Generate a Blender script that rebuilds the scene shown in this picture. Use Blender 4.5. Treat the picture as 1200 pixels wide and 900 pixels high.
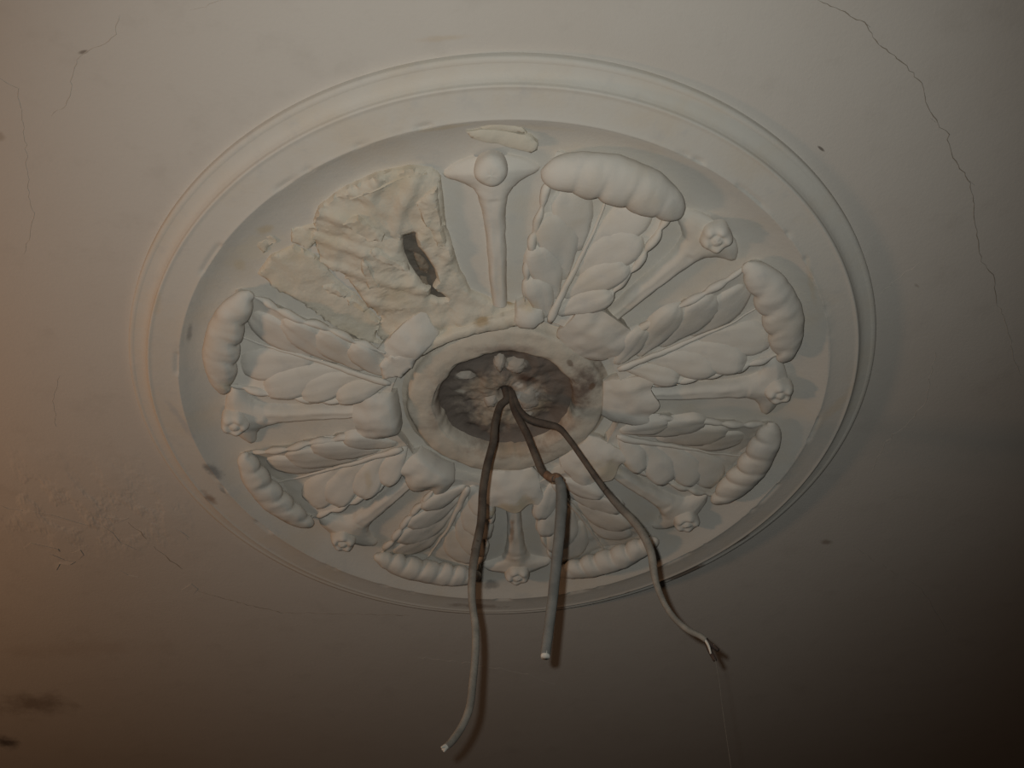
import bpy, bmesh, math, random
import numpy as np
from mathutils import Vector, noise as mnoise

for o in list(bpy.data.objects):
    bpy.data.objects.remove(o, do_unlink=True)
scene = bpy.context.scene
COL = scene.collection
PI = math.pi
R = 0.30            # radius of the ceiling rose in metres
H = 2.50            # ceiling height in metres

# ------------------------------------------------------------------ camera
F_PX = 1250.0
PITCH, ROLL = 0.8255459, -0.0533484
CAM = np.array([0.017908, -2.015911, -2.138304])      # in rose radii, relative to the rose centre
_F = np.array([0, math.cos(PITCH), math.sin(PITCH)])
_Rt = np.array([1.0, 0, 0])
_U = np.cross(_Rt, _F)
RT = math.cos(ROLL) * _Rt + math.sin(ROLL) * _U
UP = -math.sin(ROLL) * _Rt + math.cos(ROLL) * _U


def W(p):
    """rose-radius coordinates -> world metres"""
    return Vector((p[0] * R, p[1] * R, H + p[2] * R))


def ray(px):
    return _F + RT * (px[0] - 600) / F_PX + UP * (450 - px[1]) / F_PX


def at_z(px, z):
    d = ray(px)
    return CAM + d * ((z - CAM[2]) / d[2])


def at_y(px, y):
    d = ray(px)
    return CAM + d * ((y - CAM[1]) / d[1])


cd = bpy.data.cameras.new('camera')
cam = bpy.data.objects.new('camera', cd)
COL.objects.link(cam)
cd.sensor_width = 36.0
cd.lens = F_PX / 1200 * 36.0
cd.clip_start = 0.01
from mathutils import Matrix
m = Matrix((RT, UP, -_F)).transposed().to_4x4()
m.translation = W(CAM)
cam.matrix_world = m
scene.camera = cam

# ------------------------------------------------------------------ world, lights, exposure
wd = bpy.data.worlds.new('world')
scene.world = wd
wd.use_nodes = True
wd.node_tree.nodes['Background'].inputs[0].default_value = (1.0, 0.78, 0.64, 1)
wd.node_tree.nodes['Background'].inputs[1].default_value = 0.006


def aim(o, target):
    d = Vector(target) - o.location
    o.rotation_euler = d.to_track_quat('-Z', 'Y').to_euler()


# the camera's flash, a thumb's width up and left of the lens
fl = bpy.data.lights.new('camera_flash', 'SPOT')
fl.energy = 11.2
fl.color = (0.98, 0.99, 0.95)
fl.spot_size = math.radians(74)
fl.spot_blend = 1.0
fl.shadow_soft_size = 0.004
flo = bpy.data.objects.new('camera_flash', fl)
COL.objects.link(flo)
flo.location = W(CAM - RT * 0.052 + UP * 0.046)
aim(flo, W(at_z((590, 260), 0)))

# a warm lamp standing in the room, out of the picture on the left
wl = bpy.data.lights.new('warm_lamp', 'POINT')
wl.energy = 6.0
wl.color = (1.0, 0.58, 0.34)
wl.shadow_soft_size = 0.05
wlo = bpy.data.objects.new('warm_lamp', wl)
COL.objects.link(wlo)
wlo.location = (-0.86, -0.20, H - 0.39)

vs = scene.view_settings
vs.view_transform = 'Standard'
vs.look = 'None'
vs.exposure = -0.12
vs.gamma = 1.0
vs.use_curve_mapping = False


# ------------------------------------------------------------------ materials
def nodes_of(name, rough=0.85):
    mt = bpy.data.materials.new(name)
    mt.use_nodes = True
    nt = mt.node_tree
    b = nt.nodes['Principled BSDF']
    b.inputs['Roughness'].default_value = rough
    b.inputs['Specular IOR Level'].default_value = 0.25
    return mt, nt, b


def noise_node(nt, scale, detail=6, rough=0.6, vec=None):
    n = nt.nodes.new('ShaderNodeTexNoise')
    n.inputs['Scale'].default_value = scale
    n.inputs['Detail'].default_value = detail
    n.inputs['Roughness'].default_value = rough
    if vec is not None:
        nt.links.new(vec, n.inputs['Vector'])
    return n.outputs['Fac']


def ramp(nt, fac, a, b, smooth=True):
    n = nt.nodes.new('ShaderNodeMapRange')
    n.interpolation_type = 'SMOOTHSTEP' if smooth else 'LINEAR'
    n.inputs['From Min'].default_value = a
    n.inputs['From Max'].default_value = b
    nt.links.new(fac, n.inputs['Value'])
    return n.outputs['Result']


def math_node(nt, op, a, b=None):
    n = nt.nodes.new('ShaderNodeMath')
    n.operation = op
    for i, v in enumerate((a, b)):
        if v is None:
            continue
        if isinstance(v, (int, float)):
            n.inputs[i].default_value = v
        else:
            nt.links.new(v, n.inputs[i])
    return n.outputs[0]


def mix(nt, fac, c1, c2):
    n = nt.nodes.new('ShaderNodeMix')
    n.data_type = 'RGBA'
    if isinstance(fac, (int, float)):
        n.inputs['Factor'].default_value = fac
    else:
        nt.links.new(fac, n.inputs['Factor'])
    for v, s in ((c1, 'A'), (c2, 'B')):
        sock = [i for i in n.inputs if i.name == s and i.type == 'RGBA'][0]
        if isinstance(v, tuple):
            sock.default_value = (*v, 1)
        else:
            nt.links.new(v, sock)
    return [o for o in n.outputs if o.type == 'RGBA'][0]


def position(nt):
    g = nt.nodes.new('ShaderNodeNewGeometry')
    return g.outputs['Position']


def stain_mask(nt, vec, centre, size, angle, edge, wob):
    """an irregular blot: ellipse in the ceiling plane whose outline is broken up by noise `wob`"""
    mp = nt.nodes.new('ShaderNodeMapping')
    mp.vector_type = 'TEXTURE'
    mp.inputs['Location'].default_value = (centre[0], centre[1], 0)
    mp.inputs['Rotation'].default_value = (0, 0, angle)
    mp.inputs['Scale'].default_value = (size[0], size[1], 1e6)
    nt.links.new(vec, mp.inputs['Vector'])
    ln = nt.nodes.new('ShaderNodeVectorMath')
    ln.operation = 'LENGTH'
    nt.links.new(mp.outputs['Vector'], ln.inputs[0])
    d = math_node(nt, 'ADD', ln.outputs['Value'], math_node(nt, 'MULTIPLY', math_node(nt, 'SUBTRACT', wob, 0.5), 1.6))
    n = nt.nodes.new('ShaderNodeMapRange')
    n.interpolation_type = 'SMOOTHSTEP'
    n.inputs['From Min'].default_value = 1.0
    n.inputs['From Max'].default_value = 1.0 - edge
    nt.links.new(d, n.inputs['Value'])
    return n.outputs['Result']


def pix_stain(px, z, a_px, b_px, deg):
    """pixel blot -> centre, half sizes and angle on the plane z"""
    c = at_z(px, z)
    ca, sa = math.cos(math.radians(deg)), math.sin(math.radians(deg))
    e = at_z((px[0] + a_px * ca, px[1] + a_px * sa), z) - c
    g = at_z((px[0] - b_px * sa, px[1] + b_px * ca), z) - c
    return (c[0] * R, c[1] * R), (np.hypot(*e[:2]) * R, np.hypot(*g[:2]) * R), math.atan2(e[1], e[0])


def bump(nt, b, height, strength, dist=0.002):
    n = nt.nodes.new('ShaderNodeBump')
    n.inputs['Strength'].default_value = strength
    n.inputs['Distance'].default_value = dist
    nt.links.new(height, n.inputs['Height'])
    nt.links.new(n.outputs['Normal'], b.inputs['Normal'])


def plaster(name, base, warm, grey, stains=(), bump_s=0.25, rough=0.85):
    mt, nt, b = nodes_of(name, rough)
    pos = position(nt)
    n1 = noise_node(nt, 22, 5, 0.6, pos)
    n2 = noise_node(nt, 60, 6, 0.65, pos)
    n3 = noise_node(nt, 420, 4, 0.6, pos)
    c = mix(nt, math_node(nt, 'MULTIPLY', ramp(nt, n1, 0.42, 0.75), 0.7), base, warm)
    c = mix(nt, math_node(nt, 'MULTIPLY', ramp(nt, n2, 0.52, 0.8), 0.6), c, grey)
    wob = noise_node(nt, 90, 5, 0.65, pos)
    for (px, z, a, bb, deg, col, edge, amt) in stains:
        ce, sz, an = pix_stain(px, z, a, bb, deg)
        k = math_node(nt, 'MULTIPLY', stain_mask(nt, pos, ce, sz, an, edge, wob), amt)
        c = mix(nt, k, c, col)
    nt.links.new(c, b.inputs['Base Color'])
    h = math_node(nt, 'ADD', math_node(nt, 'MULTIPLY', n2, 0.6), math_node(nt, 'MULTIPLY', n3, 0.35))
    bump(nt, b, h, bump_s, 0.0015)
    return mt


WHITE = (0.60, 0.57, 0.51)
WARM = (0.56, 0.50, 0.41)
GREY = (0.47, 0.465, 0.44)
YEL = (0.53, 0.45, 0.32)
CREAM = (0.58, 0.535, 0.445)
BRN = (0.16, 0.10, 0.065)
DGREY = (0.17, 0.165, 0.155)

ring_stains = [
    ((250, 543), -.02, 8, 16, -28, (0.27, 0.265, 0.25), .8, .9), ((264, 568), -.02, 4, 7, -20, (0.27, 0.265, 0.25), .8, .8),
    ((246, 583), -.04, 16, 6, 45, (0.26, 0.18, 0.13), .9, .75), ((224, 385), -.02, 4, 14, 12, DGREY, .9, .5),
    ((215, 490), -.03, 6, 30, -14, GREY, .7, .9), ((800, 678), -.04, 34, 4.5, -22, BRN, .5, .8),
    ((865, 640), -.04, 26, 4, -32, BRN, .5, .7), ((730, 697), -.04, 40, 3.5, -14, BRN, .6, .65),
    ((700, 712), -.02, 60, 4, -10, BRN, .6, .6), ((560, 706), -.03, 40, 4, 3, BRN, .7, .45),
    ((575, 686), -.03, 12, 5, 5, DGREY, .6, .6), ((980, 470), -.03, 8, 40, 20, WARM, .8, .8),
    ((300, 290), -.02, 40, 22, -35, CREAM, .7, .9), ((310, 268), -.02, 14, 9, -20, YEL, .8, .7),
    ((282, 310), -.02, 9, 12, 0, YEL, .8, .5), ((520, 150), -.045, 40, 4, -8, YEL, .7, .5),
    ((640, 148), -.03, 60, 5, 4, CREAM, .8, .6), ((185, 350), -.03, 8, 18, 10, WARM, .8, .8),
    ((950, 330), -.04, 5, 35, -15, WARM, .8, .9),
]
M = {}
M['ring'] = plaster('painted_plaster_moulding', (0.565, 0.54, 0.485), WARM, GREY, ring_stains, 0.3)
M['leaf'] = plaster('painted_plaster_relief', WHITE, WARM, GREY,
                    [((595, 598), -.07, 26, 9, -12, YEL, .5, .75), ((618, 590), -.07, 14, 9, 0, YEL, .4, .6),
                     ((715, 550), -.06, 26, 20, 30, YEL, .8, .7), ((690, 545), -.06, 10, 8, 0, YEL, .7, .5),
                     ((432, 565), -.06, 6, 14, 0, YEL, .8, .5), ((600, 625), -.05, 4, 18, 0, (0.30, 0.17, 0.09), .8, .7),
                     ((620, 358), -.06, 14, 9, 0, YEL, .7, .6), ((265, 450), -.06, 14, 10, 0, YEL, .8, .5),
                     ((330, 610), -.06, 14, 9, 30, (0.42, 0.33, 0.22), .8, .6)], 0.28)
M['cream'] = plaster('bare_cream_plaster', CREAM, YEL, WARM,
                     [((470, 250), -.03, 60, 40, 0, WARM, .9, .6), ((600, 362), -.05, 10, 7, 0, (0.33, 0.22, 0.10), .8, .8),
                      ((565, 378), -.05, 12, 5, -15, (0.36, 0.25, 0.12), .8, .6), ((425, 365), -.03, 16, 5, 30, YEL, .7, .7),
                      ((475, 393), -.03, 8, 5, 20, (0.30, 0.20, 0.11), .8, .6)], 0.7)
M['putty'] = plaster('yellowed_filler', (0.56, 0.52, 0.43), YEL, CREAM, [], 0.5)
M['hub'] = plaster('dirty_hub_plaster', (0.53, 0.48, 0.40), WARM, (0.42, 0.38, 0.33),
                   [((680, 455), -.035, 34, 46, 15, (0.14, 0.105, 0.085), 1.0, .95), ((600, 526), -.035, 70, 12, 2, (0.25, 0.19, 0.15), .9, .8), ((515, 470), -.035, 14, 46, 5, (0.33, 0.27, 0.22), .9, .8), ((590, 408), -.035, 60, 8, 0, (0.30, 0.24, 0.20), .9, .7), ((694, 452), -.035, 5, 5, 0, BRN, .5, .8),
                    ((500, 540), -.035, 14, 10, 0, BRN, .8, .5), ((660, 505), -.035, 40, 9, -40, (0.33, 0.25, 0.19), .9, .8),
                    ((600, 530), -.035, 50, 8, 0, (0.40, 0.31, 0.22), .9, .7), ((668, 424), -.035, 4, 6, -20, BRN, .6, .6)], 0.5)
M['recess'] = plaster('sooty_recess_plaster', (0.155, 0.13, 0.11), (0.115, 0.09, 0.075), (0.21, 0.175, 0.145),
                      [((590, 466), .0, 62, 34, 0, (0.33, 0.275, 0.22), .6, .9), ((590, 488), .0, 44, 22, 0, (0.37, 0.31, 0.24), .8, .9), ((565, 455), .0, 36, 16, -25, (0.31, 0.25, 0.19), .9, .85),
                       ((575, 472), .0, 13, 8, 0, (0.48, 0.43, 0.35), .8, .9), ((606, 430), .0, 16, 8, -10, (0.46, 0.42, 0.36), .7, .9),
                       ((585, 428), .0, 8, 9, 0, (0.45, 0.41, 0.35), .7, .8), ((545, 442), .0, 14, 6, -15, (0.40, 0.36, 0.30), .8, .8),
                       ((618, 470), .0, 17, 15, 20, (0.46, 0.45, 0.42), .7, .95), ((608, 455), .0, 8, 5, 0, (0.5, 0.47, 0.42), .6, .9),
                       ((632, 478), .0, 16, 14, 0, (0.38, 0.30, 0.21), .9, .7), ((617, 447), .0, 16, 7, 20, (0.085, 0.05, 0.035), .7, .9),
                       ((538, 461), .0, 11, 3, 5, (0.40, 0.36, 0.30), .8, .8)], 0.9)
M['crumb'] = plaster('grubby_crumb_plaster', (0.40, 0.36, 0.31), (0.33, 0.28, 0.23), (0.24, 0.20, 0.17), [], 0.8)
M['rubble'] = plaster('brown_rubble', (0.23, 0.19, 0.145), (0.28, 0.23, 0.17), (0.18, 0.16, 0.13), [], 1.0)
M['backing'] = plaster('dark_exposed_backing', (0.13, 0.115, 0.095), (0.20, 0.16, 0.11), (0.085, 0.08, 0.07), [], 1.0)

ceil_stains = [
    ((42, 825), 0, 60, 17, -4, (0.22, 0.175, 0.14), 1.0, .7), ((5, 870), 0, 22, 10, 0, (0.10, 0.08, 0.07), 1.0, .9),
    ((100, 760), 0, 120, 14, -3, (0.44, 0.38, 0.32), 1.0, .35), 
    ((520, 45), 0, 40, 5, -5, (0.50, 0.42, 0.32), .9, .5), ((968, 635), 0, 9, 4, 10, (0.22, 0.16, 0.12), .8, .6),
    ((98, 61), 0, 8, 3.5, -15, (0.24, 0.21, 0.18), .6, .9), ((962, 174), 0, 6, 2.0, 40, (0.16, 0.14, 0.12), .6, .9),
    ((0, 160), 0, 9, 8, 0, (0.35, 0.30, 0.24), .8, .6), ((1075, 335), 0, 6, 2.5, 40, (0.3, 0.26, 0.22), .7, .5),
]
mt, nt, b = nodes_of('ceiling_distemper', 0.9)
pos = position(nt)
n1 = noise_node(nt, 5, 5, 0.6, pos)
n2 = noise_node(nt, 28, 7, 0.65, pos)
n3 = noise_node(nt, 350, 4, 0.65, pos)
c = mix(nt, math_node(nt, 'MULTIPLY', ramp(nt, n1, 0.4, 0.7), 0.6), (0.55, 0.52, 0.47), (0.52, 0.48, 0.425))
c = mix(nt, math_node(nt, 'MULTIPLY', ramp(nt, n2, 0.5, 0.8), 0.4), c, (0.43, 0.40, 0.355))
wob = noise_node(nt, 45, 5, 0.65, pos)
for (px, z, a, bb, deg, col, edge, amt) in ceil_stains:
    ce, sz, an = pix_stain(px, z, a, bb, deg)
    c = mix(nt, math_node(nt, 'MULTIPLY', stain_mask(nt, pos, ce, sz, an, edge, wob), amt), c, col)
nt.links.new(c, b.inputs['Base Color'])
# blistered, peeling distemper in one area
ce, sz, an = pix_stain((110, 610), 0, 190, 75, 8)
area = stain_mask(nt, pos, ce, sz, an, 0.8, n1)
st = nt.nodes.new('ShaderNodeMapping')
st.inputs['Rotation'].default_value = (0, 0, 0.35)
st.inputs['Scale'].default_value = (1.0, 0.5, 1.0)
nt.links.new(pos, st.inputs['Vector'])
peel = ramp(nt, noise_node(nt, 30, 4, 0.55, st.outputs['Vector']), 0.46, 0.60)
h = math_node(nt, 'ADD', math_node(nt, 'MULTIPLY', math_node(nt, 'MULTIPLY', peel, area), 1.3),
              math_node(nt, 'ADD', math_node(nt, 'MULTIPLY', n2, 0.35), math_node(nt, 'MULTIPLY', n3, 0.22)))
bump(nt, b, h, 0.40, 0.002)
M['ceiling'] = mt

mt, nt, b = nodes_of('crack_dirt', 0.95)
nt.links.new(mix(nt, noise_node(nt, 120, 3), (0.20, 0.165, 0.13), (0.40, 0.36, 0.30)), b.inputs['Base Color'])
M['crack'] = mt
mt, nt, b = nodes_of('fine_crack_dirt', 0.95)
nt.links.new(mix(nt, noise_node(nt, 120, 3), (0.44, 0.40, 0.34), (0.54, 0.50, 0.44)), b.inputs['Base Color'])
M['fine_crack'] = mt


def cable_mat(name, c1, c2, scale, lower=None, z0=0, z1=1):
    mt, nt, b = nodes_of(name, 0.8)
    pos = position(nt)
    col = mix(nt, ramp(nt, noise_node(nt, scale, 5, 0.65, pos), 0.35, 0.68), c1, c2)
    if lower:                                   # grimy brown above; the fade to pale is shadow painted into the colour
        sx = nt.nodes.new('ShaderNodeSeparateXYZ')
        nt.links.new(pos, sx.inputs[0])
        zz = math_node(nt, 'ADD', sx.outputs['Z'], math_node(nt, 'MULTIPLY', noise_node(nt, 25, 4, 0.6, pos), 0.05))
        col2 = mix(nt, ramp(nt, noise_node(nt, scale, 5, 0.65, pos), 0.35, 0.68), *lower)
        col = mix(nt, ramp(nt, zz, H + z0 * R + 0.025, H + z1 * R + 0.025), col, col2)
    nt.links.new(col, b.inputs['Base Color'])
    bump(nt, b, noise_node(nt, 900, 3, 0.6, pos), 0.35, 0.0006)
    return mt


M['dirty_cloth'] = cable_mat('grimy_brown_flex', (0.065, 0.05, 0.04), (0.12, 0.095, 0.075), 60)
M['grey_cloth'] = cable_mat('dusty_grey_flex', (0.145, 0.145, 0.135), (0.21, 0.205, 0.19), 50)
M['pale_cloth'] = cable_mat('pale_dusty_flex', (0.19, 0.175, 0.15), (0.29, 0.265, 0.225), 50)
DK = ((0.065, 0.05, 0.04), (0.12, 0.095, 0.075))
PALE = ((0.19, 0.175, 0.15), (0.29, 0.265, 0.225))
M['left_flex'] = cable_mat('long_flex', *DK, 60, PALE, -0.48, -0.72)
M['right_flex'] = cable_mat('thin_flex', *DK, 60, PALE, -0.28, -0.62)
M['copper'] = cable_mat('orange_brown_tape', (0.13, 0.075, 0.045), (0.20, 0.12, 0.075), 200)
M['frayed'] = cable_mat('frayed_pale_end', (0.55, 0.52, 0.46), (0.68, 0.65, 0.58), 200)
M['tip_dark'] = cable_mat('burnt_strand', (0.05, 0.035, 0.03), (0.09, 0.06, 0.045), 200)


# ------------------------------------------------------------------ mesh helpers
WORN = set()


def link(name, verts, faces, mat, parent=None, smooth=True, sharp=None):
    if mat.name in WORN:
        # uneven old casting under many coats of paint
        w2 = []
        for v in verts:
            q = Vector(v) * 55
            a = mnoise.noise_vector(q)
            b2 = mnoise.noise_vector(q * 2.3 + Vector((7, 3, 1)))
            w2.append(Vector(v) + Vector((a.x, a.y, a.z * 0.8)) * 0.0011 + b2 * 0.0006)
        verts = w2
    me = bpy.data.meshes.new(name)
    me.from_pydata([tuple(v) for v in verts], [], faces)
    me.update()
    bm = bmesh.new()
    bm.from_mesh(me)
    bmesh.ops.recalc_face_normals(bm, faces=bm.faces)
    bm.to_mesh(me)
    bm.free()
    me.polygons.foreach_set('use_smooth', [smooth] * len(me.polygons))
    if smooth and sharp:
        me.set_sharp_from_angle(angle=math.radians(sharp))
    me.materials.append(mat)
    o = bpy.data.objects.new(name, me)
    COL.objects.link(o)
    if parent is not None:
        o.parent = parent
        o.matrix_parent_inverse = parent.matrix_world.inverted()
    return o


def wl_(vs):
    return [W(v) for v in vs]


def nz(x, y, z=0.0, s=1.0):
    return mnoise.noise(Vector((x * s, y * s, z * s)))


def fbm(x, y, z=0.0, s=1.0, n=4):
    return mnoise.fractal(Vector((x * s, y * s, z * s)), 1.0, 2.0, n)


def grid_faces(nu, nv, closed_u=False, closed_v=False, off=0):
    f = []
    for i in range(nu if closed_u else nu - 1):
        for j in range(nv if closed_v else nv - 1):
            i2, j2 = (i + 1) % nu, (j + 1) % nv
            f.append((off + i * nv + j, off + i2 * nv + j, off + i2 * nv + j2, off + i * nv + j2))
    return f


def lathe(name, profile, mat, parent, seg=360, wob=0.0, fn=None, sharp=None):
    vs = []
    for k in range(seg):
        a = 2 * PI * k / seg
        for (r, z) in profile:
            dr = dz = 0
            if wob:
                dz = wob * fbm(r * math.cos(a), r * math.sin(a), 3.1, 6)
            if fn:
                dr, z2 = fn(r, a, z)
                dz += z2
            vs.append(W(((r + dr) * math.cos(a), (r + dr) * math.sin(a), z + dz)))
    return link(name, vs, grid_faces(seg, len(profile), closed_u=True), mat, parent, sharp=sharp)


def smooth_profile(pts, n=6):
    """Catmull-Rom through a profile's points"""
    out = []
    p = [np.array(q, float) for q in pts]
    p = [2 * p[0] - p[1]] + p + [2 * p[-1] - p[-2]]
    for i in range(1, len(p) - 2):
        for k in range(n):
            t = k / n
            out.append(tuple(0.5 * ((2 * p[i]) + (-p[i - 1] + p[i + 1]) * t + (2 * p[i - 1] - 5 * p[i] + 4 * p[i + 1] - p[i + 2]) * t * t
                                    + (-p[i - 1] + 3 * p[i] - 3 * p[i + 1] + p[i + 2]) * t ** 3)))
    out.append(tuple(p[-2]))
    return out


ANG0 = -1.5747


class Frame:
    """local frame of one of the sixteen radial ornaments: u outwards, v sideways, z as in the rose"""
    def __init__(self, octant):
        a = ANG0 + octant * PI / 4
        self.u = np.array([math.cos(a), math.sin(a)])
        self.v = np.array([-self.u[1], self.u[0]])

    def __call__(self, u, v, z):
        q = self.u * u + self.v * v
        return W((q[0], q[1], z))

    def xy(self, u, v):
        return self.u * u + self.v * v

    def local(self, px, z):
        q = at_z(px, z)[:2]
        return float(q @ self.u), float(q @ self.v)


def tag(o, label=None, cat=None, group=None, kind=None):
    if label: o['label'] = label
    if cat: o['category'] = cat
    if group: o['group'] = group
    if kind: o['kind'] = kind


def empty(name, loc):
    o = bpy.data.objects.new(name, None)
    o.empty_display_size = 0.05
    o.location = loc
    COL.objects.link(o)
    bpy.context.view_layer.update()
    return o


WORN.update({M['leaf'].name, M['hub'].name})
# ------------------------------------------------------------------ ceiling
vs, fs = [], []
SEG = 96
radii = [0.93, 1.0, 1.1, 1.3, 1.7, 2.4, 3.5, 5.5]
HALF = 2.4
for k in range(SEG):
    a = 2 * PI * k / SEG
    ca, sa = math.cos(a), math.sin(a)
    for r in radii:
        vs.append((r * R * ca, r * R * sa, H))
    s = HALF / max(abs(ca), abs(sa))
    vs.append((s * ca, s * sa, H))
n = len(radii) + 1
fs = grid_faces(SEG, n, closed_u=True)
# thickness: an upper skin well above
base = len(vs)
vs += [(v[0], v[1], H + 0.06) for v in vs]
fs += [tuple(base + i for i in reversed(f)) for f in fs]
for k in range(SEG):
    k2 = (k + 1) % SEG
    fs.append((k * n, k2 * n, base + k2 * n, base + k * n))
    fs.append((k2 * n + n - 1, k * n + n - 1, base + k * n + n - 1, base + k2 * n + n - 1))
ceiling = link('ceiling', vs, fs, M['ceiling'], None, smooth=False)
tag(ceiling, 'off-white cracked ceiling with peeling paint around the plaster rose', 'ceiling', kind='structure')

# ------------------------------------------------------------------ the rose
rose = empty('ceiling_rose', (0, 0, H))
tag(rose, 'large round off-white plaster ceiling rose with acanthus leaves and a broken section', 'ceiling rose')

FLOOR = -0.012       # flat field between the ornaments


def field_z(r):
    """height of the field behind the ornaments"""
    if r > 0.70:
        t = min(1, (r - 0.70) / 0.165)
        return FLOOR - 0.036 * t ** 2.6
    if r < 0.34:
        t = min(1, (0.34 - r) / 0.05)
        return FLOOR + 0.004 * t
    return FLOOR


ring_prof = [(1.000, 0.002), (0.999, -0.012), (0.997, -0.0165), (0.992, -0.0185), (0.986, -0.0185)]
ring_prof += smooth_profile([(0.985, -0.0180), (0.976, -0.0190), (0.965, -0.0215), (0.956, -0.0265), (0.9490, -0.0345)], 5)
ring_prof += [(0.9480, -0.0400)] + smooth_profile([(0.9470, -0.0430), (0.944, -0.0448), (0.940, -0.0442), (0.937, -0.0436)], 4)
ring_prof += smooth_profile([(0.934, -0.0434), (0.915, -0.0440), (0.895, -0.0450), (0.878, -0.0468), (0.871, -0.0482)], 4)
ring_prof += smooth_profile([(0.8685, -0.0488), (0.8660, -0.0477), (0.862, -0.0455), (0.856, -0.042)], 4)


def ring_fn(r, a, z):
    d = 0.0008 * nz(math.cos(a) * 3, math.sin(a) * 3, r * 8)
    # knocked-off arris along the inner edge
    if r < 0.885:
        k = fbm(math.cos(a) * 9, math.sin(a) * 9, 1.7)
        if k > 0.25:
            d += 0.005 * min(1, (k - 0.25) * 4) * max(0, 1 - abs(r - 0.871) / 0.012)
    return 0, d


om = lathe('outer_moulding', ring_prof, M['ring'], rose, 720, fn=ring_fn, sharp=50)

fp = [(r, field_z(r)) for r in np.concatenate([np.linspace(0.866, 0.70, 26), np.linspace(0.69, 0.27, 20)])]
fieldo = lathe('field', fp, M['ring'], rose, 360, wob=0.0012)

hub_prof = smooth_profile([(0.286, -0.010), (0.274, -0.018), (0.268, -0.030), (0.262, -0.036), (0.250, -0.039), (0.230, -0.041), (0.212, -0.040), (0.198, -0.037), (0.190, -0.031), (0.185, -0.018), (0.182, 0.0)], 4)


def hub_fn(r, a, z):
    return (0.004 * nz(math.cos(a) * 2, math.sin(a) * 2, 5) if r > 0.2 else 0.007 * fbm(math.cos(a) * 2.5, math.sin(a) * 2.5, 4)), 0.003 * fbm(r * math.cos(a) * 12, r * math.sin(a) * 12, 2)


lathe('hub_ring', hub_prof, M['hub'], rose, 240, fn=hub_fn)

# recess inside the hub, with the cable hole
prof = [(0.188, -0.012), (0.183, 0.0), (0.172, 0.006)] + [(r, 0.010) for r in np.linspace(0.16, 0.03, 22)] + [(0.022, 0.016), (0.018, 0.05), (0.017, 0.12)]


def rec_fn(r, a, z):
    if r > 0.165:
        return 0.008 * fbm(math.cos(a) * 2.5, math.sin(a) * 2.5, 4), 0
    if r < 0.028:
        return 0, 0
    x, y = r * math.cos(a), r * math.sin(a)
    return 0, 0.014 * fbm(x, y, 7, 13) + 0.004 * fbm(x, y, 2, 45)


lathe('recess', prof, M['recess'], rose, 160, fn=rec_fn)
# a few plaster crumbs left standing in the recess
rnd = random.Random(4)
for (px, sx, sy) in [((604, 430), 12, 7), ((586, 427), 7, 8), ((545, 441), 12, 4), ((618, 470), 13, 11), ((575, 471), 9, 6), ((616, 486), 8, 4)]:
    c0 = at_z(px, 0.004)
    k = 3.0 / F_PX
    vs = [W((c0[0], c0[1], -0.006))]
    N = 26
    for ring, (rr, zz) in enumerate([(0.55, -0.002), (0.85, 0.004), (1.05, 0.022)]):
        for i in range(N):
            a = 2 * PI * i / N
            q = rr * (1 + 0.4 * fbm(math.cos(a) * 1.3 + px[0] * .37, math.sin(a) * 1.3 + px[1] * .37))
            vs.append(W((c0[0] + q * sx * k * math.cos(a), c0[1] + q * sy * k * 1.4 * math.sin(a), zz + 0.001 * rnd.uniform(-1, 1))))
    fs = [(0, 1 + i, 1 + (i + 1) % N) for i in range(N)]
    for ring in range(2):
        for i in range(N):
            a0, b0 = 1 + ring * N + i, 1 + ring * N + (i + 1) % N
            fs.append((a0, a0 + N, b0 + N, b0))
    link('plaster_crumb', vs, fs, M['crumb'], rose)


# ---- acanthus leaf
def half_width(u):
    return float(np.interp(u, [0.30, 0.36, 0.46, 0.55, 0.67, 0.73, 0.78], [0.058, 0.085, 0.111, 0.130, 0.146, 0.156, 0.150]))


def trough(u, v, lift=0.0):
    """face of a leaf blade: edges stand proud, the middle is sunk"""
    s = min(1.2, abs(v) / half_width(u))
    t = (u - 0.33) / 0.42
    mid = -0.034 - 0.010 * (1 - t) ** 2 + 0.004 * t
    edge = -0.053 - 0.004 * math.sin(PI * t)
    tip = 0.024 * max(0.0, (t - 0.66) / 0.34) ** 1.5        # the face sinks away under the rolled tip
    return mid + (edge - mid) * s ** 1.6 + tip + lift


def saw(x):
    f = x - math.floor(x)
    return f if f < 0.86 else (1 - f) / 0.14 * 0.86


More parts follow.
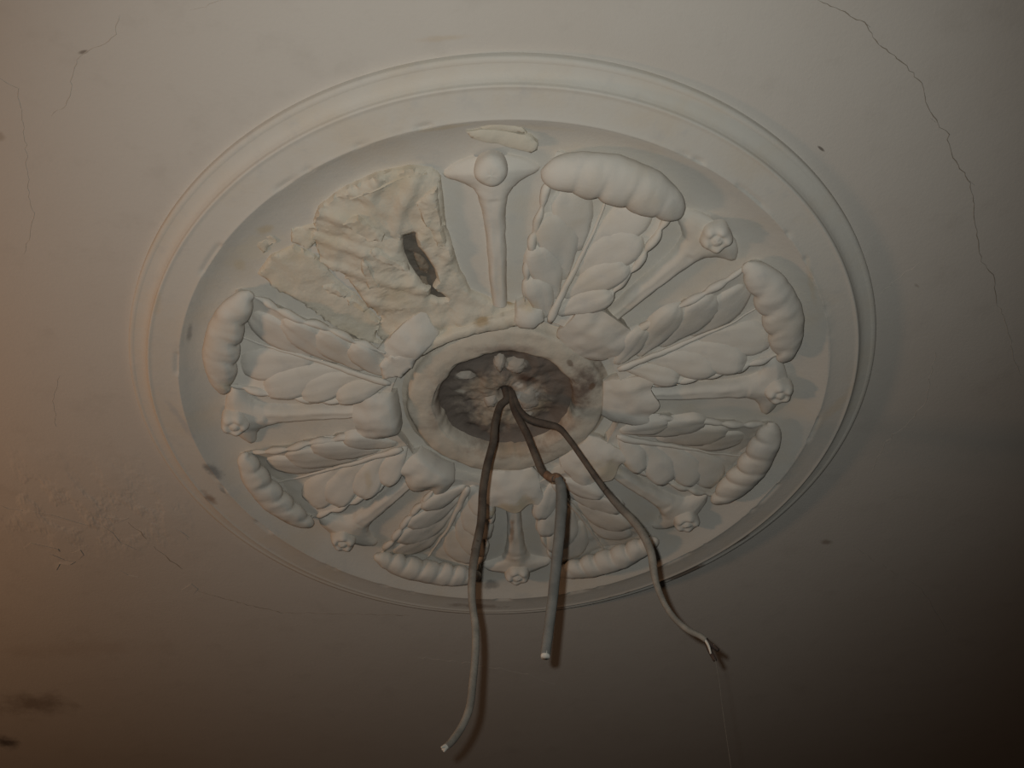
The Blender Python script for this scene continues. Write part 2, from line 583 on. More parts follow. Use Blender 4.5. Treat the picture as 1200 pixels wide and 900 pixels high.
def leaf_blade(fr, seed, parent_name='acanthus_leaf'):
    U = np.linspace(0.315, 0.765, 44)
    S = np.linspace(-1, 1, 25)
    vs = []
    for u in U:
        for s in S:
            w = half_width(u)
            edge = 1 + 0.09 * (saw((u - 0.30) * 10.5 + (0.3 if s > 0 else 0.0) + 0.13 * seed) - 0.5) * abs(s) ** 2
            edge += 0.02 * nz(u * 30, seed * 3.3 + (s > 0))
            v = s * w * edge
            z = trough(u, s * w)
            z += 0.003 * fbm(u, v, seed * 1.7, 16)
            vs.append((u, v, z))
    nu, nv = len(U), len(S)
    fs = grid_faces(nu, nv)
    # turned-under rim and skirt down to the field
    rim = [i * nv for i in range(nu)] + [(nu - 1) * nv + j for j in range(1, nv)] + [i * nv + nv - 1 for i in range(nu - 2, -1, -1)] + [j for j in range(nv - 2, 0, -1)]
    prev = rim
    for (shr, dz) in ((-0.002, 0.006), (0.004, 0.014), (0.016, 0.030), (0.026, 0.065)):
        cur = []
        for i in rim:
            u, v, z = vs[i]
            cur.append(len(vs))
            vs.append((u, v - math.copysign(min(shr, abs(v)), v), min(z + dz, 0.004)))
        for k in range(len(rim)):
            k2 = (k + 1) % len(rim)
            fs.append((prev[k], prev[k2], cur[k2], cur[k]))
        prev = cur
    return [fr(*v) for v in vs], fs


def lobe(fr, u0, side, length, width, ang, hgt, seed):
    """one teardrop leaflet lying on the blade, round end towards the tip"""
    A = np.linspace(0, 1, 13)
    T = np.linspace(-1, 1, 11)
    ca, sa = math.cos(ang), math.sin(ang)
    vs = []
    for a in A:
        b = width * (max(0, math.sin(PI * min(1, (0.04 + 0.96 * a) ** 1.35))) ** 0.60) * (0.55 + 0.45 * a) + 0.0012
        prof = (0.25 + 0.75 * math.sin(PI / 2 * min(1, a / 0.72))) * (1 if a < 0.72 else math.sqrt(max(0, 1 - ((a - 0.72) / 0.285) ** 2)))
        for t in T:
            du = a * length * ca + t * b * sa
            dv = a * length * sa - t * b * ca
            dv += 0.012 * a * a
            u, v = u0 + du, side * (0.006 + dv)
            vein = 0.10 * max(0, 1 - abs(t - 0.15) * 5) * math.sin(PI * a) + 0.05 * math.sin(9 * t + seed) * a
            h = hgt * (prof * (1 - t * t * 0.98) ** 0.55 - vein) - 0.012 * (abs(t) > 0.99 or a == 0 or a == 1)
            z = trough(min(u, 0.77), v) - h
            vs.append(fr(u, v, z + 0.0012 * nz(u * 40, v * 40, seed)))
    return vs, grid_faces(len(A), len(T))


def leaf_edge(fr, seed, side):
    """thick, lumpy rolled edge along one side of a blade"""
    U = np.linspace(0.365, 0.735, 60)
    N = 9
    vs = []
    for k, u in enumerate(U):
        t = k / (len(U) - 1)
        ph = (u - 0.30) * 15 + 0.37 * seed + (0.5 if side > 0 else 0)
        lob = 1 - abs(2 * (ph - math.floor(ph)) - 1) ** 2.2
        r = (0.0050 + 0.0065 * lob) * min(1, 0.25 + t * 5, 0.25 + (1 - t) * 5)
        v = side * (half_width(u) * (1.0 + 0.02 * nz(u * 30, seed)) + 0.003 * lob)
        z0 = trough(u, half_width(u)) + 0.001
        for i in range(N):
            p = 2 * PI * i / N
            vs.append(fr(u, v + r * math.cos(p), z0 + r * math.sin(p)))
    fs = grid_faces(len(U), N, closed_v=True)
    fs.append(tuple(range(N)))
    fs.append(tuple((len(U) - 1) * N + i for i in range(N)))
    return vs, fs


def midrib(fr, seed, u_end=0.735, u_start=0.325):
    U = np.linspace(u_start, u_end, 30)
    P_ = np.linspace(0, 2 * PI, 10, endpoint=False)
    vs = []
    for k, u in enumerate(U):
        t = (u - u_start) / (u_end - u_start)
        r = 0.0095 * (1 - t) ** 1.8 + 0.0030
        if k == 0:
            r *= 0.45
        if k == 1:
            r *= 0.85
        z0 = trough(max(u, 0.33), 0) - 0.005 - 0.010 * (1 - t) ** 2
        for p in P_:
            vs.append(fr(u, 0.004 * math.sin(u * 14 + seed) + r * math.cos(p), z0 + r * 0.75 * math.sin(p)))
    fs = grid_faces(len(U), len(P_), closed_v=True)
    fs.append(tuple(range(len(P_))))
    return vs, fs


def tip_curl(fr, seed, n_lobes=5, twist=0.25, q0=-1, q1=1, width=0.178, fat=1.0, uc0=0.762):
    Q = np.linspace(q0, q1, 72)
    PH = np.linspace(0, 2 * PI, 22, endpoint=False)
    vs = []
    for q in Q:
        end = max(0.0, 1 - abs(q) ** 2.8) ** 0.5
        for p in PH:
            cu, sz = math.cos(p), math.sin(p)          # cu>0 outer side, sz>0 towards the room
            ph = (q + 1) * 0.5 * n_lobes + twist * cu + 0.07 * math.sin(seed * 5 + q * 6)
            f = ph - math.floor(ph)
            lob = 1 - abs(2 * f - 1) ** 2.6
            inn = 0.5 - 0.5 * cu                       # lobes show on the inner lip, fade on the outer back
            a = (0.046 * fat * end + 0.0012) * (1 - 0.06 * (1 - lob) * inn)
            bz = (0.033 * max(fat, 0.95) * end + 0.0012) * (1 - (0.02 + 0.075 * inn) * (1 - lob))
            uc = uc0 - 0.034 * q * q
            du = a * cu - ((0.006 if fat > 1.1 else 0.011) * lob if cu < 0 else 0) * end
            vs.append(fr(uc + du, width * q, -0.050 - bz * sz + 0.0016 * nz(q * 9, p, seed)))
    fs = grid_faces(len(Q), len(PH), closed_v=True)
    n = len(PH)
    fs.append(tuple(range(n)))
    fs.append(tuple((len(Q) - 1) * n + i for i in range(n)))
    return vs, fs


def stalk(fr, seed, u_top=0.766, broken=False):
    U = np.concatenate([np.linspace(0.345, 0.62, 22), np.linspace(0.63, u_top, 30)])
    S = np.linspace(-1, 1, 21)
    vs = []
    for u in U:
        w = float(np.interp(u, [0.345, 0.45, 0.55, 0.62, 0.66, 0.685, 0.70, 0.712, 0.722, 0.735, 0.75, 0.760, 0.766],
                            [0.019, 0.023, 0.026, 0.029, 0.036, 0.050, 0.068, 0.092, 0.112, 0.118, 0.100, 0.070, 0.040]))
        for s in S:
            v = s * w
            arch = 0.012 * (abs(v) / 0.12) ** 2 if u > 0.69 else 0        # the horns sweep back a little
            fade = 1 - 0.55 * max(0, (u - 0.735) / 0.031)
            hh = 0.034 * (1 - abs(s) ** 2.4) ** 0.5 * fade * (1 - 0.35 * min(1, abs(v) / 0.12))
            if 0.36 < u < 0.66:
                hh -= 0.004 * math.exp(-(s * 2.6) ** 2)
            z = field_z(u) - hh + (0.006 if abs(s) == 1 else 0) + 0.0014 * nz(u * 25, v * 25, seed)
            vs.append(fr(u - arch, v, z))
    return [Vector(v) for v in vs], grid_faces(len(U), len(S))


def rosette(fr, seed, plain=False):
    PR = [(0.0, 1.0), (0.18, 0.98), (0.30, 0.86), (0.38, 0.80), (0.48, 0.88), (0.66, 0.92), (0.82, 0.76), (0.94, 0.45), (1.0, 0.0), (1.0, -0.5)]
    if plain:
        PR = [(0.0, 1.0), (0.25, 0.98), (0.5, 0.92), (0.7, 0.80), (0.85, 0.62), (0.95, 0.38), (1.0, 0.0), (1.0, -0.5)]
    seg = 30
    vs = []
    for k in range(seg):
        a = 2 * PI * k / seg
        for (r, h) in PR:
            pet = 1 if plain else 1 + 0.05 * math.cos(5 * a + seed) * (r > 0.4)
            rr = 0.039 * r * pet
            vs.append(fr(0.742 + rr * math.cos(a), rr * math.sin(a), -0.040 - 0.030 * h * (1 if plain else 1 + 0.08 * math.cos(5 * a + seed) * (0.4 < r < 1)) + 0.0015 * nz(rr * 60, a, seed)))
    return vs, grid_faces(seg, len(PR), closed_u=True)


def calyx(fr, seed, half=0.5, points=3, u_in=0.292, u_out=0.398, lift=0.0, flush=False):
    """short folded leaf that covers the foot of a stalk"""
    T = np.linspace(0, 1, 22)
    S = np.linspace(-1, 1, 25)
    vs = []
    for t in T:
        w = 0.078 + 0.012 * t + 0.022 * t ** 3
        for s in S:
            if points == 3:
                e = 0.016 * math.exp(-(s * 4.2) ** 2) - 0.012 * math.exp(-((abs(s) - 0.48) * 5) ** 2) + 0.010 * abs(s) ** 6
            else:
                e = 0.020 * (1 - s * s)
            e += 0.004 * nz(s * 4, seed * 2.1)
            u = u_in + (u_out + e - u_in) * t
            nose = min(1, t / 0.16)
            d = 0.026 + 0.044 * math.sqrt(1 - (1 - nose) ** 2) + 0.014 * math.sin(PI * min(1, t * 0.9)) - 0.010 * t ** 2
            if flush:
                d = 0.041 + 0.034 * math.sin(PI / 2 * min(1, t * 1.3)) - 0.006 * t ** 2
            d *= 1 - (0.20 if flush else 0.32) * abs(s) ** 2.6
            d -= 0.006 * math.exp(-((abs(s) - 0.42) * 6) ** 2) * t
            d += 0.003 * fbm(u, s * w, seed, 14)
            vs.append((u, s * w * (0.80 + 0.20 * nose), -d - lift))
    nu, nv = len(T), len(S)
    fs = grid_faces(nu, nv)
    rim = [i * nv for i in range(nu)] + [(nu - 1) * nv + j for j in range(1, nv)] + [i * nv + nv - 1 for i in range(nu - 2, -1, -1)] + [j for j in range(nv - 2, 0, -1)]
    prev = rim
    for (k, dz) in ((1.0, 0.007), (0.93, 0.022), (0.84, 0.08)):
        cur = []
        for i in rim:
            u, v, z = vs[i]
            cur.append(len(vs))
            uc = (u_in + u_out) / 2
            vs.append((uc + (u - uc) * k, v * k, min(z + dz, 0.004)))
        for q in range(len(rim)):
            q2 = (q + 1) % len(rim)
            fs.append((prev[q], prev[q2], cur[q2], cur[q]))
        prev = cur
    return [fr(*v) for v in vs], fs


for i in range(7):                                       # leaves 0..6 survive, the eighth is broken
    fr = Frame(i + 0.5)
    rl = random.Random(50 + i)
    v_, f_ = leaf_blade(fr, i)
    leaf = link('acanthus_leaf', v_, f_, M['leaf'], rose, sharp=62)
    v_, f_ = midrib(fr, i)
    link('midrib', v_, f_, M['leaf'], leaf)
    for side in (-1, 1):
        v_, f_ = leaf_edge(fr, i, side)
        link('leaf_edge', v_, f_, M['leaf'], leaf)
        for k in range(4):
            u0 = (0.320, 0.375, 0.440, 0.520)[k] + (0.014 if side > 0 else 0) + rl.uniform(-0.006, 0.006)
            L = (0.155, 0.200, 0.220, 0.205)[k] * rl.uniform(0.95, 1.05)
            wd_ = (0.048, 0.060, 0.066, 0.064)[k] * rl.uniform(0.94, 1.08)
            an = math.radians((33, 31, 28, 25)[k] + rl.uniform(-4, 4))
            v_, f_ = lobe(fr, u0, side, L, wd_, an, (0.0185, 0.0175, 0.0155, 0.0130)[k] * rl.uniform(0.9, 1.1), i * 7 + k)
            link('leaf_lobe', v_, f_, M['leaf'], leaf)
    v_, f_ = tip_curl(fr, i + 0.3, n_lobes=(5, 5, 6, 7, 7, 6, 5)[i], twist=(0.05, 0.45, 0.3, 0.15, -0.15, -0.3, -0.45)[i],
                      fat=(1.22, 1.0, 0.92, 0.80, 0.80, 0.80, 0.86)[i],
                      uc0=(0.757, 0.770, 0.762, 0.758, 0.758, 0.768, 0.770)[i])
    link('tip_curl', v_, f_, M['leaf'], leaf)

for i in range(8):                                       # stalks
    if i == 7:
        continue
    fr = Frame(i)
    v_, f_ = stalk(fr, i)
    st_ = link('horned_stalk', v_, f_, M['leaf'], rose, sharp=70)
    v_, f_ = rosette(fr, i * 1.3, plain=(i == 0))
    link('rosette', v_, f_, M['leaf'], st_)
    if i:
        v_, f_ = calyx(fr, i, points=(3 if i in (2, 3, 4, 5) else 1), flush=(i in (1, 2, 3, 4)), u_in=(0.262 if i in (1, 2, 3, 4) else 0.292))
        link('calyx_leaf', v_, f_, M['leaf'], rose, sharp=60)
v_, f_ = calyx(Frame(7), 7, points=1, u_out=0.375, lift=-0.014)
link('calyx_leaf', v_, f_, M['leaf'], rose, sharp=60)


# ---- traced plaster pieces (outline on a plane, real thickness, rough face)
def slab(name, pts, z_top, z_base, mat, parent, seed=0, rough=0.004, freq=20, bevel=0.006, res=0.010, hole=None, hfn=None):
    P2 = np.array([at_z(p, z_top)[:2] for p in pts])
    # densify the outline with a little raggedness
    out = []
    for i in range(len(P2)):
        a, b2 = P2[i], P2[(i + 1) % len(P2)]
        k = max(1, int(np.linalg.norm(b2 - a) / res))
        for j in range(k):
            q = a + (b2 - a) * j / k
            nrm = np.array([b2[1] - a[1], a[0] - b2[0]]) / (np.linalg.norm(b2 - a) + 1e-9)
            out.append(q + nrm * 0.35 * res * fbm(q[0] * 30, q[1] * 30, seed))
    out = np.array(out)

    def inside(poly, x, y):
        c_ = False
        j = len(poly) - 1
        for i2 in range(len(poly)):
            xi, yi = poly[i2]
            xj, yj = poly[j]
            if (yi > y) != (yj > y) and x < (xj - xi) * (y - yi) / (yj - yi + 1e-12) + xi:
                c_ = not c_
            j = i2
        return c_
    hp = np.array([at_z(p, z_top)[:2] for p in hole]) if hole is not None else None
    bm = bmesh.new()
    top = []
    for q in out:
        top.append(bm.verts.new((q[0], q[1], 0)))
    edges = [bm.edges.new((top[i], top[(i + 1) % len(top)])) for i in range(len(top))]
    if hp is not None:
        hd = []
        for i in range(len(hp)):
            a, b2 = hp[i], hp[(i + 1) % len(hp)]
            k = max(1, int(np.linalg.norm(b2 - a) / (res * 0.7)))
            for j in range(k):
                hd.append(a + (b2 - a) * j / k)
        hv = [bm.verts.new((q[0], q[1], 0)) for q in hd]
        edges += [bm.edges.new((hv[i], hv[(i + 1) % len(hv)])) for i in range(len(hv))]
    bmesh.ops.triangle_fill(bm, edges=edges, use_beauty=True)
    if hp is not None:
        bad = [f for f in bm.faces if inside(hp, f.calc_center_median().x, f.calc_center_median().y)]
        bmesh.ops.delete(bm, geom=bad, context='FACES')
    for _ in range(6):
        long_ = [e for e in bm.edges if e.calc_length() > res * 1.6 and not e.is_boundary]
        if not long_:
            break
        bmesh.ops.subdivide_edges(bm, edges=long_, cuts=1)
        bmesh.ops.triangulate(bm, faces=bm.faces)
        bmesh.ops.beautify_fill(bm, faces=bm.faces, edges=[e for e in bm.edges if not e.is_boundary])
    bedge = [e for e in bm.edges if e.is_boundary]
    bset = {v for e in bedge for v in e.verts}
    for v in bm.verts:
        x, y = v.co.x, v.co.y
        z = z_top + rough * fbm(x, y, seed * 1.9, freq) + (hfn(x, y) if hfn else 0)
        if v in bset:
            z += bevel
        v.co.z = z
    ret = bmesh.ops.extrude_edge_only(bm, edges=bedge)
    for v in [g for g in ret['geom'] if isinstance(g, bmesh.types.BMVert)]:
        v.co.z = z_base
    for v in bm.verts:
        v.co = W(v.co)
    bmesh.ops.recalc_face_normals(bm, faces=bm.faces)
    me = bpy.data.meshes.new(name)
    bm.to_mesh(me)
    bm.free()
    me.polygons.foreach_set('use_smooth', [True] * len(me.polygons))
    me.set_sharp_from_angle(angle=math.radians(55))
    me.materials.append(mat)
    o = bpy.data.objects.new(name, me)
    COL.objects.link(o)
    o.parent = parent
    o.matrix_parent_inverse = parent.matrix_world.inverted()
    return o


hole = [(472, 279), (486, 276), (490, 290), (500, 303), (509, 318), (512, 328), (507, 336), (513, 343), (524, 352), (514, 352), (504, 349), (505, 338), (495, 334), (481, 315), (474, 300), (472, 290)]
hfr = Frame(7.5)


def broken_h(x, y):
    u = x * hfr.u[0] + y * hfr.u[1]
    v = x * hfr.v[0] + y * hfr.v[1]
    rip = -0.006 * max(0, math.sin((u - 0.9 * abs(v)) * 62)) * (1 if u > 0.42 else 0)
    return rip - 0.008 * max(0, fbm(x, y, 9, 9)) + 0.010 * max(0, (abs(v) - 0.10) / 0.06)


bl = slab('broken_leaf', [(372, 246), (400, 224), (440, 206), (478, 198), (506, 200), (517, 212), (520, 240), (523, 268), (530, 292), (538, 318), (552, 345), (585, 358), (604, 362),
                          (606, 374), (560, 384), (520, 396), (486, 412), (452, 408), (440, 398), (446, 376), (430, 362), (412, 340), (392, 322), (372, 310), (366, 285), (366, 262)],
          -0.034, 0.002, M['cream'], rose, 3, 0.0065, 19, 0.010, 0.008, hole, broken_h)
tag(bl, 'broken cream plaster leaf core with a dark gash')
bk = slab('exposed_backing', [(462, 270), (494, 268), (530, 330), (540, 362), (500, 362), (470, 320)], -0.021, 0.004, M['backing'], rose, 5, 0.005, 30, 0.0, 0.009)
slab('backing_rubble', [(484, 296), (494, 300), (503, 314), (500, 322), (492, 318), (486, 306)], -0.026, 0.004, M['rubble'], bk, 6, 0.006, 40, 0.005, 0.006)
slab('backing_rubble', [(490, 324), (500, 326), (503, 336), (494, 334)], -0.025, 0.004, M['rubble'], bk, 7, 0.005, 40, 0.005, 0.006)
for k, (poly, zt) in enumerate([
    ([(398, 262), (420, 254), (452, 276), (448, 284), (430, 284)], -0.046),
    ([(424, 296), (440, 292), (476, 312), (480, 320), (468, 318), (446, 308)], -0.045),
    ([(420, 298), (428, 296), (436, 318), (448, 338), (432, 342), (424, 326)], -0.042),
    ([(396, 240), (420, 226), (470, 208), (500, 206), (468, 214), (430, 232)], -0.042),
    ([(486, 240), (512, 218), (516, 250), (524, 290), (512, 292), (500, 270)], -0.041)]):
    slab('broken_lobe', poly, zt, -0.02, M['cream'], bl, 11 + k, 0.006, 24, 0.011, 0.007)
# the broken stalk beside it: a rough flat wedge and lumps
bs = slab('broken_stalk', [(300, 322), (318, 300), (344, 288), (368, 300), (392, 326), (416, 346), (446, 378), (440, 398), (452, 406), (430, 404), (392, 384), (350, 356), (318, 336)],
          -0.022, 0.002, M['cream'], rose, 8, 0.0045, 17, 0.009, 0.008)
for k, poly in enumerate([[(374, 336), (390, 334), (408, 346), (404, 352), (384, 346)], [(404, 350), (420, 354), (434, 364), (426, 368), (408, 360)],
                          [(340, 268), (372, 262), (380, 280), (362, 292), (340, 286)], [(296, 286), (318, 272), (326, 284), (308, 300)]]):
    slab('plaster_lump', poly, -0.029 if k < 2 else -0.020, -0.004, M['cream'], bs, 21 + k, 0.007, 24, 0.010, 0.007)
# broken ledge round the hub
slab('broken_ledge', [(486, 414), (500, 402), (530, 390), (560, 381), (598, 371), (610, 368), (612, 382), (590, 388), (556, 394), (524, 404), (500, 416), (480, 428), (462, 430), (470, 420)],
     -0.055, -0.004, M['cream'], rose, 31, 0.004, 20, 0.006, 0.009)
NUB = at_z((621, 377), -0.07)
slab('ledge_stub', [(606, 368), (620, 364), (638, 367), (638, 380), (626, 388), (608, 389), (602, 384)], -0.074, -0.004, M['leaf'], rose, 33, 0.001, 14, 0.006, 0.005,
     hfn=lambda x, y: 0.020 * min(1.5, ((x - NUB[0]) ** 2 + (y - NUB[1]) ** 2) / 0.045 ** 2))
slab('broken_ledge', [(456, 418), (478, 412), (492, 414), (484, 432), (470, 444), (448, 446), (444, 430)], -0.062, -0.004, M['leaf'], rose, 37, 0.003, 18, 0.008, 0.009)
# yellowed sliver of filler near the inner edge of the moulding
sl = slab('filler_sliver', [(546, 155), (566, 152), (600, 156), (622, 161), (631, 169), (629, 176), (622, 180), (600, 174), (575, 168), (552, 163)], -0.046, -0.02, M['putty'], rose, 41, 0.002, 18, 0.003, 0.008)
tag(sl, 'yellowed sliver of filler')
slab('filler_sliver', [(560, 148), (586, 146), (612, 150), (618, 157), (590, 154), (566, 152)], -0.043, -0.02, M['putty'], rose, 43, 0.002, 18, 0.003, 0.008)


# ------------------------------------------------------------------ cracks and peeling paint, parts of the ceiling
def ribbon(name, px, wid, mat, z=-0.0006, jit=1.2, seed=0, taper=True):
    rr = random.Random(seed)
    pts = []
    for i in range(len(px) - 1):
        a, b2 = np.array(px[i], float), np.array(px[i + 1], float)
        k = max(1, int(np.linalg.norm(b2 - a) / 5))
        for j in range(k):
            q = a + (b2 - a) * j / k
            if i or j:
                q = q + np.array([rr.gauss(0, jit), rr.gauss(0, jit * 0.6)])
            pts.append(q)
    pts.append(np.array(px[-1], float))
    P3 = [at_z(p, 0)[:2] for p in pts]
    vs = []
    for i, p in enumerate(P3):
        d = P3[min(i + 1, len(P3) - 1)] - P3[max(i - 1, 0)]
        d = d / (np.linalg.norm(d) + 1e-9)
        nn = np.array([-d[1], d[0]])
        w = wid * rr.uniform(0.45, 1.5)
        if taper and (i == 0 or i == len(P3) - 1):
            w *= 0.15
        a, c_ = p + nn * w, p - nn * w
        vs += [W((a[0], a[1], 0.0005)), W((p[0], p[1], z)), W((c_[0], c_[1], 0.0005))]
    return link(name, vs, grid_faces(len(P3), 3), mat, ceiling, smooth=False)


ribbon('crack', [(958, 0), (985, 12), (1012, 26), (1030, 52), (1062, 78), (1080, 98), (1092, 136), (1112, 158), (1116, 186), (1138, 214), (1142, 260), (1150, 306), (1164, 322), (1168, 358)], 0.0015, M['crack'], seed=1)
ribbon('crack', [(1168, 358), (1180, 380), (1186, 410), (1196, 440)], 0.0016, M['fine_crack'], seed=2)
for k, p in enumerate([(1017, 29), (1093, 140), (1139, 214)]):
    ribbon('crack_pit', [(p[0] - 3, p[1] - 2), (p[0] + 3, p[1] + 3)], 0.005, M['crack'], seed=30 + k, jit=0.3)
ribbon('crack', [(140, 18), (134, 40), (122, 52), (100, 62), (90, 70), (84, 100), (78, 124), (60, 136)], 0.0014, M['fine_crack'], seed=3)
ribbon('crack', [(0, 92), (20, 104), (28, 150), (34, 230), (40, 250), (28, 298)], 0.0012, M['fine_crack'], seed=4)
ribbon('crack', [(262, 0), (240, 8), (222, 12)], 0.0012, M['fine_crack'], seed=5)
ribbon('crack', [(1030, 346), (1050, 328), (1078, 308)], 0.0014, M['fine_crack'], seed=6)
ribbon('crack', [(1022, 552), (1036, 520), (1060, 500), (1086, 470), (1096, 412)], 0.0014, M['fine_crack'], seed=7)
ribbon('crack', [(228, 690), (246, 697), (290, 708), (330, 718), (480, 721)], 0.0022, M['crack'], seed=8, jit=0.7)
ribbon('crack', [(180, 640), (196, 654), (214, 667)], 0.0026, M['crack'], seed=9)
ribbon('crack', [(150, 612), (164, 624), (172, 632)], 0.0018, M['crack'], seed=10)
ribbon('crack', [(206, 620), (220, 632)], 0.0018, M['crack'], seed=11)
ribbon('crack', [(66, 500), (62, 460), (70, 440)], 0.0012, M['fine_crack'], seed=12)
ribbon('crack', [(490, 770), (540, 776), (620, 790), (660, 808)], 0.0014, M['fine_crack'], seed=13)
ribbon('crack', [(1000, 640), (1030, 660), (1080, 690), (1110, 740)], 0.0014, M['fine_crack'], seed=14)


def flake(px, zt, seed):
    """lifted flake of distemper: thin, irregular, one side curled down into the room"""
    q = [at_z(p, 0)[:2] for p in px]
    c0 = np.mean(q, axis=0)
    vs, n = [], len(q)
    rr = random.Random(seed)
    low = [0.0004 + 0.22 * zt * max(0, math.sin(PI * i / (n - 1))) * rr.uniform(0.6, 1.1) for i in range(n)]
    for (k, dz) in ((1.0, 0), (1.0, 0.0010)):
        for i, p in enumerate(q):
            vs.append(W((c0[0] + (p[0] - c0[0]) * k, c0[1] + (p[1] - c0[1]) * k, -low[i] + dz)))
    vs.append(W((c0[0], c0[1], -np.mean(low) * 0.7)))
    vs.append(W((c0[0], c0[1], -np.mean(low) * 0.7 + 0.002)))
    fs = []
    for i in range(n):
        j = (i + 1) % n
        fs += [(i, j, 2 * n), (n + j, n + i, 2 * n + 1), (i, n + i, n + j, j)]
    return link('paint_flake', vs, fs, M['ceiling'], ceiling, smooth=False)


flake([(28, 642), (36, 636), (44, 638), (54, 640), (68, 643), (70, 646), (56, 646), (40, 646)], 0.010, 1)
flake([(54, 648), (62, 650), (76, 656), (88, 658), (82, 661), (70, 660), (66, 668), (64, 660)], 0.014, 2)
flake([(84, 648), (94, 644), (98, 650), (92, 656)], 0.008, 3)
flake([(22, 598), (40, 600), (60, 603), (84, 610), (104, 616), (82, 613), (56, 607), (30, 602)], 0.008, 4)
flake([(104, 602), (120, 606), (140, 609), (150, 607), (136, 613), (116, 610)], 0.007, 5)
flake([(120, 616), (132, 624), (144, 640), (160, 644), (140, 644), (128, 632)], 0.006, 6)
flake([(0, 592), (10, 596), (26, 598), (10, 601)], 0.008, 7)
flake([(205, 619), (214, 624), (222, 630), (212, 630)], 0.006, 8)
flake([(212, 692), (224, 684), (232, 690), (226, 697)], 0.008, 9)
flake([(140, 668), (150, 674), (162, 676), (150, 678)], 0.006, 10)


# ------------------------------------------------------------------ cables
def spline(pts, n=10):
    p = [np.array(q, float) for q in pts]
    p = [2 * p[0] - p[1]] + p + [2 * p[-1] - p[-2]]
    out = []
    for i in range(1, len(p) - 2):
        for k in range(n):
            t = k / n
            out.append(0.5 * ((2 * p[i]) + (-p[i - 1] + p[i + 1]) * t + (2 * p[i - 1] - 5 * p[i] + 4 * p[i + 1] - p[i + 2]) * t * t
                              + (-p[i - 1] + 3 * p[i] - 3 * p[i + 1] + p[i + 2]) * t ** 3))
    out.append(p[-2])
    return out


def tube(name, pts, rad, mat, parent, seg=12, wob=0.06, seed=0, n=10, flat=1.0):
    """pts in rose radii; rad a number or a list per control point"""
    rads = [rad] * len(pts) if isinstance(rad, (int, float)) else rad
    C = spline(pts, n)
    RR = np.interp(np.linspace(0, len(pts) - 1, len(C)), range(len(pts)), rads)
    vs = []
    prev = None
    for i, c0 in enumerate(C):
        d = C[min(i + 1, len(C) - 1)] - C[max(i - 1, 0)]
        d = d / (np.linalg.norm(d) + 1e-12)
        if prev is None:
            a = np.cross(d, [0, 1, 0.01])
        else:
            a = prev - d * (prev @ d)
        a /= np.linalg.norm(a)
        prev = a
        b2 = np.cross(d, a)
        for k in range(seg):
            t = 2 * PI * k / seg
            r = RR[i] * (1 + wob * nz(i * 0.3, k * 0.6, seed))
            vs.append(W(c0 + r * math.cos(t) * a + r * flat * math.sin(t) * b2))
    fs = grid_faces(len(C), seg, closed_v=True)
    fs.append(tuple(range(seg)))
    fs.append(tuple((len(C) - 1) * seg + k for k in range(seg)))
    return link(name, vs, fs, mat, parent)


top_in = np.array([0.0, 0.0, 0.06])


def path(spec):
    return [at_y((x, y), yy) for (x, y, yy) in spec]


# left cable
e = empty('electric_cable', W((0, 0, 0)))
tag(e, 'long bent grimy flex cable with a pale frayed tip, longest of the three', 'cable')
p = [top_in + (-.008, 0, 0), at_y((594, 466), 0.0)] + path([(586, 476, 0), (580, 497, 0), (578, 518, 0), (571, 545, 0), (566, 575, 0.0), (564, 610, 0.0), (557, 645, 0)])
tube('upper_sleeve', p, 0.0105, M['left_flex'], e, seed=1)
p2 = path([(559, 636, 0), (554, 668, 0), (553, 700, 0), (557, 735, 0), (557, 765, 0), (554, 800, 0), (550, 830, 0), (541, 852, 0), (530, 868, -.01), (523, 875, -.015)])
tube('lower_sleeve', p2, [0.0104, 0.0098, 0.0086, 0.0084, 0.0084, 0.0084, 0.0084, 0.0082, 0.0078, 0.007], M['left_flex'], e, seed=2)
for k, (dx, dy) in enumerate([(-6, 0), (-3, 5), (-5, 3)]):
    a = at_y((525, 873), -.015)
    b3 = at_y((523 + dx, 876 + dy), -.015 + 0.006 * (k - 1))
    tube('frayed_strand', [a, (a + b3) / 2, b3], [0.005, 0.004, 0.002], M['frayed'], e, seg=7, n=4)

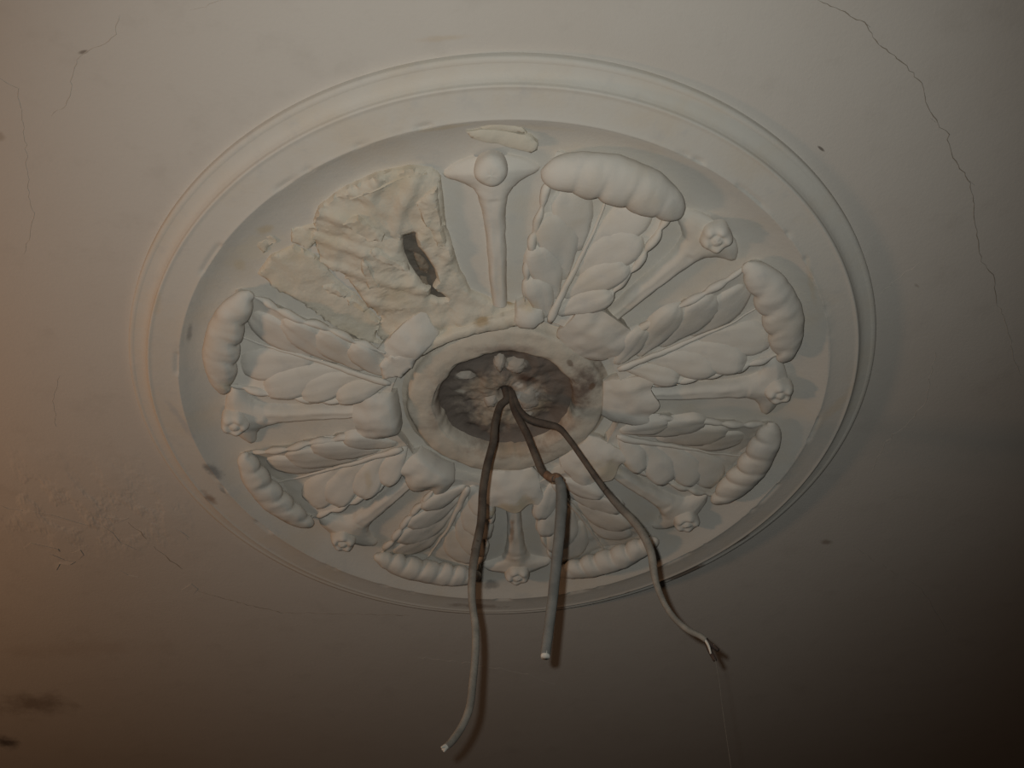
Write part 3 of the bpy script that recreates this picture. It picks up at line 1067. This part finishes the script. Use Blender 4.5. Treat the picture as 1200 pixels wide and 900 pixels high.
# middle cable
e = empty('electric_cable', W((0.01, 0, 0)))
tag(e, 'short flex cable with a kink and a straight thick grey sleeve cut square', 'cable')
p = [top_in + (.006, 0, 0), at_y((600, 470), 0.0)] + path([(605, 485, 0), (616, 506, 0), (626, 530, 0), (634, 550, 0), (641, 557, -.005), (650, 561, -.01)])
tube('upper_sleeve', p, 0.0098, M['dirty_cloth'], e, seed=4)
p = path([(640, 556, -.006), (646, 560, -.008), (652, 559, -.01), (656, 562, -.012)])
tube('tape_wrap', p, 0.0108, M['copper'], e, seed=5)
p = path([(654, 560, -.01), (657.5, 572, -.012), (658, 592, -.012), (655, 630, -.012), (651, 670, -.012), (646, 715, -.012), (641, 752, -.012), (639, 768, -.012)])
tube('lower_sleeve', p, [0.010, 0.0135, 0.0140, 0.0135, 0.0125, 0.0118, 0.0112, 0.0110], M['grey_cloth'], e, seed=6)
p = path([(639.2, 765, -.012), (639, 770.5, -.012)])
tube('cut_end', p, [0.0105, 0.0095], M['frayed'], e, seg=10, n=3, wob=0.12)

# right cable
e = empty('electric_cable', W((0.02, 0, 0)))
tag(e, 'thin flex cable splaying sideways with a dark burnt tip and a trailing thread', 'cable')
p = [top_in + (.010, .004, 0), at_y((604, 472), 0.0)] + path([(612, 485, 0), (624, 493, 0), (640, 497, 0), (654, 501, 0), (664, 511, 0), (682, 536, 0), (700, 562, 0.0), (712, 578, 0.0)])
tube('upper_sleeve', p, [0.009, 0.010, 0.010, 0.0105, 0.0105, 0.0092, 0.0078, 0.0076, 0.0078, 0.008], M['right_flex'], e, seed=8)
p = path([(710, 575, 0), (724, 592, 0), (740, 608, 0), (754, 627, 0), (763, 648, 0), (766, 668, 0), (770, 686, 0), (778, 706, 0), (790, 724, 0), (806, 738, 0), (820, 745, 0), (827, 750, 0)])
tube('lower_sleeve', p, [0.0085, 0.0095, 0.0100, 0.0102, 0.0100, 0.0090, 0.0075, 0.0068, 0.0068, 0.0068, 0.0066, 0.006], M['right_flex'], e, seed=9)
for k, q in enumerate([[(825, 748), (830, 756), (833, 766)], [(826, 750), (834, 756), (842, 762)], [(827, 749), (832, 762), (838, 774)]]):
    tube('burnt_strand', path([(a, b4, 0.004 * k) for a, b4 in q]), [0.0060, 0.0055, 0.0045] if k else [0.003, 0.003, 0.002], M['tip_dark'] if k else M['frayed'], e, seg=7, n=5)
tube('thread', path([(838, 772, 0), (843, 800, 0), (848, 840, 0), (856, 895, 0), (860, 930, 0)]), 0.0005, M['pale_cloth'], e, seg=5, n=6, wob=0)
